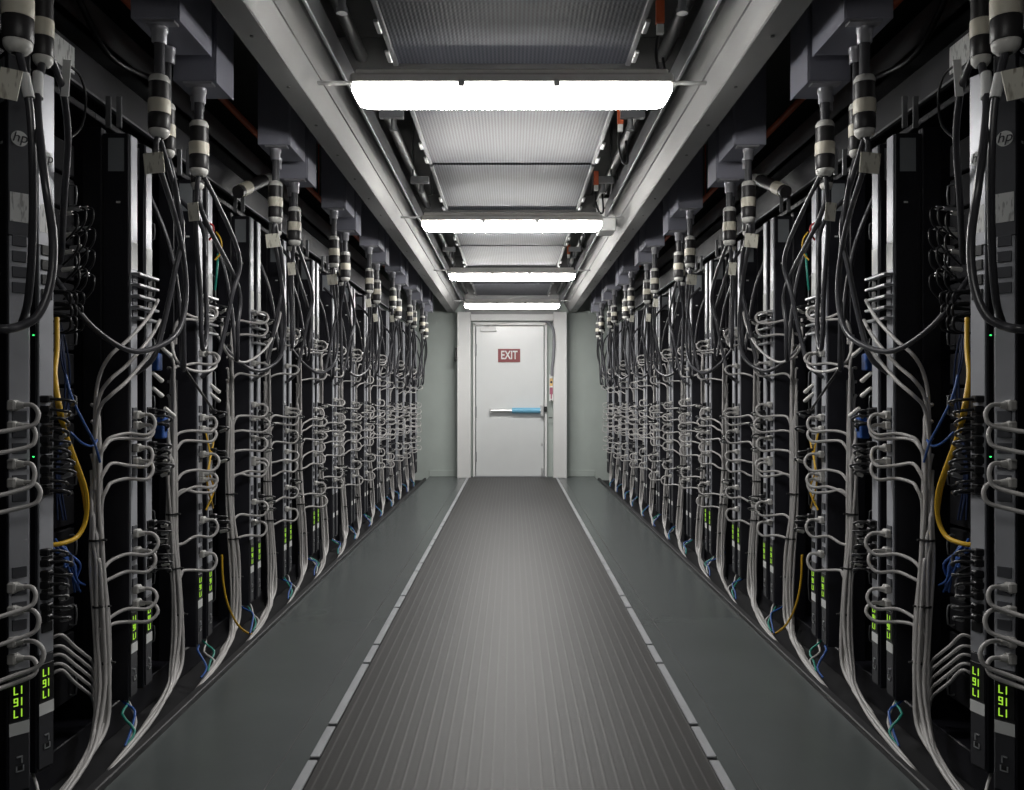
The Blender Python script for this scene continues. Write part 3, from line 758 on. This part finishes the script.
            tag(o, 'heavy dark cable dropping straight onto the %s %s outlet strips' % (nn, side), 'cable', 'heavy cables hanging from the connectors')
            # printed tag
            if n in (1, 2, 3, 4, 5, 7, 8, 9):
                tz = 1.735 if n % 2 else 1.66; ty = yb+0.055; tw = 0.058 if n in (1, 3, 5) else 0.035
                mt = Matrix.Translation((-1.04, ty-0.035, tz)) @ Matrix.Rotation(math.radians(-6), 4, 'Y')
                o = B('cable_tag', MB().box(-tw/2, tw/2, -0.001, 0.001, -0.03, 0.03, 0, mt), M['tag'])
                tag(o, 'pale printed tag on the cable below the %s %s box on the %s' % (nth[k] if kind == 'large' else nth[k+1], kind, side), 'tag', 'printed tags on the power cables')

    # ------------------------------------------------ hand-placed cables, nearest racks
    def cable(name, pts, r, m, label, cat='cable', group=None, n=8):
        return tag(B(name, MB().tube(pts, r, n, 5), M[m]), label, cat, group)
    # connectors of the first rack (their box is above the frame)
    for q, (cx, cy, zt, zb) in enumerate(((-1.056, 1.78, 1.99, 1.788), (-1.098, 1.95, 2.01, 1.827))):
        whip(cx, cy, 2.15, zt, zb, side, mir, 'large striped connector cut by the top %s corner, %s one' % (side, ('outer', 'inner')[q]), (1.0, 0.76)[q], 20)
        o = B('cable_sleeve', MB().cyl(P((24, 38)[q], (74, 74)[q], (1.04, 1.075)[q]), P((29, 37.5)[q], (98, 98)[q], (1.03, 1.06)[q]), 0.0115, n=12), M['white'])
        tag(o, 'white sleeve round the cable under the %s top %s connector' % (('outer', 'inner')[q], side), 'sleeve')
    G = 'heavy cables hanging from the connectors'
    cable('heavy_cable', [(-1.056, 1.78, 1.80), P(24, 75, 1.04), P(30, 110, 1.03), P(33, 170, 1.03), P(32, 250, 1.05), P(28, 300, 1.08), P(22, 322, 1.12)], 0.0085, 'whip', 'outer heavy cable dropping past the first %s outlet strip' % side, group=G)
    cable('heavy_cable', [(-1.098, 1.95, 1.84), P(38, 88, 1.07), P(38, 120, 1.03), P(45, 180, 0.98), P(53, 240, 0.97), P(50, 285, 0.97), P(38, 315, 0.98), P(20, 326, 1.0), P(0, 329, 1.02), P(-30, 325, 1.1)], 0.009, 'whip', 'heavy cable curving out of the frame at the %s edge' % side, group=G)
    cable('heavy_cable', [P(50, 55, 1.10), P(57, 72, 1.10), P(64, 95, 1.12), P(68, 140, 1.14), P(64, 200, 1.18), P(62, 245, 1.25), P(60, 262, 1.33)], 0.0085, 'whip', 'heavy cable beside the second strip of the first %s pair' % side, group=G)
    cable('thin_cable', [P(70, 66, 1.2), P(80, 76, 1.2), P(86, 98, 1.2), P(82, 125, 1.2), P(70, 138, 1.2)], 0.0035, 'bcord', 'thin dark wire bowed right below the white rail label, %s side' % side, group='thin dark wires near the rail')
    # tags near first connectors
    mt = Matrix.Translation(P(9, 84, 0.99)) @ Matrix.Rotation(math.radians(12), 4, 'Y')
    o = B('cable_tag', MB().box(-0.022, 0.022, -0.001, 0.001, -0.030, 0.030, 0, mt), M['tag']); tag(o, 'large printed tag at the upper %s edge by the outer connector' % side, 'tag', 'printed tags on the power cables')
    mt = Matrix.Translation(P(66, 78, 1.10)) @ Matrix.Rotation(math.radians(4), 4, 'Y')
    o = B('cable_tag', MB().box(-0.010, 0.010, -0.001, 0.001, -0.045, 0.045, 0, mt), M['white']); tag(o, 'narrow white tag under the rail label on the %s' % side, 'tag', 'printed tags on the power cables')
    # grey cords crossing second strip into the bundle
    for i, (a, b, c_) in enumerate(((150, 318, 0), (152, 338, 4), (155, 350, 8))):
        cable('power_cable', [P(a+8, b-18, 1.16), P(a-2, b, 1.15), P(128, b+22+c_, 1.17), P(110, b+38+c_, 1.20), P(99, b+60, 1.24), P(95, b+95, 1.255), P(95, 490, 1.26)], 0.0057, 'cord', 'grey cord sweeping down across the second %s strips, %s of three' % (side, ('topmost', 'middle', 'lowest')[i]), 'power cord', 'grey power cords looping from the strips', 7)
    # yellow and blue cords in the first gap
    cable('yellow_cable', [P(57, 318, 1.24), P(57, 350, 1.22), P(55, 375, 1.2), P(60, 408, 1.17), P(66, 435, 1.17), P(76, 462, 1.17), P(86, 492, 1.17), P(86, 518, 1.18), P(78, 536, 1.19), P(64, 543, 1.20), P(52, 545, 1.22)], 0.0065, 'yellow', 'thick yellow cord bowing right beside the first %s strips' % side, 'cord')
    cable('yellow_cable', [P(49, 360, 1.24), P(54, 385, 1.21), P(60, 420, 1.19), P(72, 455, 1.19), P(82, 488, 1.19), P(86, 515, 1.2)], 0.0042, 'yellow', 'thin yellow cord behind the thick yellow one, %s side' % side, 'cord')
    cable('blue_cable', [P(66, 375, 1.22), P(72, 398, 1.2), P(85, 425, 1.18), P(94, 442, 1.19), P(100, 462, 1.2)], 0.0035, 'blue', 'thin blue cord slanting to the first grey bundle, %s side' % side, 'cord')
    cable('blue_cable', [P(70, 432, 1.22), P(82, 443, 1.2), P(92, 446, 1.2), P(97, 440, 1.22)], 0.0035, 'blue', 'short blue cord hooking behind the grey bundle, %s side' % side, 'cord')
    for i in range(7):
        a = rng.uniform(-4, 4); b = rng.uniform(-6, 6)
        cable('blue_cable', [P(52+a, 540+b, 1.27), P(60+b, 548-a, 1.25), P(68+a, 558+b*1.5, 1.24), P(76-b, 572+a*2, 1.25), P(80+a*1.5, 586+b, 1.28)], 0.0033, 'blue', 'blue cord in the clump below the yellow cord, %s side' % side, 'cord', 'blue cords clumped below the yellow cord', 6)
    for i in range(4):
        j = [rng.uniform(-5, 5) for _ in range(6)]
        cable('blue_cable', [P(58+j[0], 325+j[1], 1.30), P(64+j[2], 360, 1.28), P(68+j[3], 400, 1.29), P(60+j[4], 470, 1.30), P(62+j[5], 520, 1.30)], 0.0026, 'bluedk', 'dark blue cord hanging behind the yellow one, %s side' % side, 'cord', 'dark blue cords hanging in the first gap', 6)
    # white patch cords from the first strips into the bundle
    for i in range(5):
        z = 640+i*9
        cable('white_cable', [P(52, z-2, 1.22), P(62, z-4+rng.uniform(-2, 2), 1.2), P(74, z+6, 1.2), P(84, z+14, 1.23), P(92, z+22, 1.27), P(96, z+40, 1.275)], 0.0045, 'cord', 'pale cord curving into the first grey bundle low on the %s' % side, 'cord', 'pale cords low beside the first strips', 6)
    # first-gap server plug cluster
    for i in range(12):
        r_, c_ = i//3, i % 3
        p = Vector(P(62+c_*8+rng.uniform(-1, 1), 212+r_*20+rng.uniform(-4, 4), 1.30))
        q = p+Vector((0.035, -0.004, 0.004))
        t = empty('rear_plug', tuple(p), 'small pale plug in the cluster high on the first %s rack' % side, 'plug', 'small plugs in the server ports', mir)
        build('plug_body', MB().cyl(p, q, 0.0075, 0.006, 8), M['silver'] if i % 3 else M['capw'], t, mir)
        build('cable', MB().tube([q, q+Vector((0.02, -0.01, -0.01)), q+Vector((0.015, -0.01, -0.05)), q+Vector((-0.03, 0, -0.09))], 0.0032, 6, 3), M['bcord'], t, mir)
    for i in range(9):
        r_, c_ = i//3, i % 3
        p = Vector(P(55+c_*6+rng.uniform(-1, 1), 292+r_*12, 1.29)); q = p+Vector((0.03, 0, 0))
        o = B('rear_plug', MB().cyl(p, q, 0.008, 0.005, 8).tube([q, q+Vector((0.02, -0.01, -0.008)), q+Vector((0.01, 0, -0.04)), q+Vector((-0.04, 0, -0.05))], 0.004, 6, 3), M['bcord'])
        tag(o, 'black plug below the pale cluster on the first %s rack' % side, 'plug', 'black plugs in the server ports')
    # gap after second strips: blue connectors, pale plugs
    for i, (x, y) in enumerate(((157, 362), (162, 430), (163, 424))):
        c_ = Vector(P(x, y, 1.24))
        o = B('network_plug', MB().box(c_.x-0.02, c_.x+0.012, c_.y-0.02, c_.y+0.02, c_.z-0.03, c_.z+0.03, 0.004), M['blue'])
        tag(o, 'blue plug right of the second %s strips, %s' % (side, ('upper one', 'lowest one', 'middle one')[i]), 'plug', 'blue plugs right of the second strips')
    for i, (x, y) in enumerate(((156, 377), (156, 392), (165, 352), (213, 388), (213, 397), (168, 412))):
        a = Vector(P(x-3, y-4, 1.2)); b = Vector(P(x+6, y+4, 1.19))
        o = B('pale_plug', MB().cyl(a, b, 0.006, 0.008, 10), M['capw'])
        tag(o, 'pale cylindrical plug pointing out right of the %s %s strips' % ('second' if x < 200 else 'third', side), 'plug', 'pale plugs beside the strips')
    # yellow cords near fourth strips
    cable('yellow_cable', [P(222, 555, 1.2), P(223, 580, 1.2), P(228, 605, 1.19), P(238, 625, 1.17), P(250, 634, 1.15), P(256, 632, 1.14)], 0.0045, 'yellow', 'yellow cord running to the floor between third and fourth %s strips' % side, 'cord')
    cable('yellow_cable', [P(205, 430, 1.2), P(210, 455, 1.18), P(207, 480, 1.18), P(213, 508, 1.2)], 0.0035, 'yellow', 'yellow cord crossing right of the third %s strips, first strand' % side, 'cord')
    cable('yellow_cable', [P(214, 440, 1.2), P(209, 470, 1.18), P(214, 490, 1.18), P(206, 510, 1.2)], 0.0035, 'yellow', 'yellow cord crossing right of the third %s strips, other strand' % side, 'cord')
    cable('yellow_cable', [P(216, 232, 1.2), P(221, 240, 1.18), P(221, 252, 1.18), P(215, 260, 1.2)], 0.0035, 'yellow', 'small yellow cord bend high between third and fourth %s strips' % side, 'cord')
    cable('red_cable', [P(207, 222, 1.2), P(213, 226, 1.18), P(213, 234, 1.18), P(209, 240, 1.2)], 0.004, 'red', 'small red cord bend high beside the third %s strips' % side, 'cord')
    cable('green_cable', [P(218, 250, 1.22), P(217, 270, 1.21), P(215, 290, 1.22)], 0.005, 'green', 'teal cord hanging below the yellow bend on the %s' % side, 'cord')
    # grey cord with big loop right of third strips and thin diagonal wire
    cable('power_cable', [P(207, 352, 1.17), P(214, 356, 1.15), P(216, 366, 1.14), P(208, 371, 1.14), P(195, 371, 1.15), P(182, 366, 1.16), P(174, 355, 1.18), P(171, 335, 1.2)], 0.0055, 'cord', 'grey cord drooping left of the third %s strips' % side, 'power cord', 'grey power cords looping from the strips', 7)
    cable('thin_cable', [P(183, 366, 1.15), P(196, 385, 1.14), P(213, 410, 1.14)], 0.0045, 'bcord', 'straight dark wire slanting across the third %s strips' % side, group='thin dark wires near the rail')
    cable('power_cable', [P(222, 318, 1.2), P(223, 345, 1.19), P(232, 358, 1.17), P(246, 362, 1.15), P(262, 352, 1.13), P(274, 335, 1.12), P(281, 310, 1.12), P(283, 280, 1.12), P(278, 250, 1.11)], 0.0055, 'cord', 'long grey cord hanging in a U across the fourth %s strips' % side, 'power cord', 'grey power cords looping from the strips', 7)
    # loose connector lying on the rail
    a = Vector(P(238, 192, 1.22)); b = Vector(P(264, 180, 1.18)); dd = (b-a)
    t = empty('loose_connector', tuple(a), 'striped connector lying askew on top between third and fourth %s racks' % side, 'connector', None, mir)
    build('body', MB().cyl(a, b, 0.028, n=14), M['sleeve'], t, mir)
    build('cream_band', MB().cyl(a+dd*0.1, a+dd*0.38, 0.0295, n=14), M['cream'], t, mir)
    build('end_gland', MB().cyl(b-dd*0.02, b+dd*0.25, 0.029, 0.018, 14), M['capw'], t, mir)
    # grey plastic pole in the gap before the third rack
    o = B('vertical_rod', MB().cyl((-1.28, YU(2)-0.005, 0.35), (-1.28, YU(2)-0.005, 1.12), 0.006, n=8), M['dkmetal'])
    tag(o, 'slim vertical rod in the dark gap before the third %s strips' % side, 'rod')
side_run(False)
side_run(True)

# strip bookkeeping keys
for o in bpy.data.objects:
    if '_o' in o: del o['_o']

# ------------------------------------------------------------------ camera, world, view
cam = bpy.data.cameras.new('camera'); co = bpy.data.objects.new('camera', cam); C.objects.link(co)
co.location = (0, 0, HC); co.rotation_euler = (PI/2, 0, 0)
cam.sensor_width = 36; cam.lens = F/1024*36; cam.shift_y = 2/1024; cam.clip_start = 0.05
bpy.context.scene.camera = co
w = bpy.data.worlds.new('world'); bpy.context.scene.world = w; w.use_nodes = True
w.node_tree.nodes['Background'].inputs['Color'].default_value = (0.6, 0.65, 0.75, 1)
w.node_tree.nodes['Background'].inputs['Strength'].default_value = 0.05
vs = bpy.context.scene.view_settings
vs.view_transform = 'Standard'; vs.look = 'None'; vs.gamma = 1.0; vs.use_curve_mapping = False
vs.exposure = 0.0
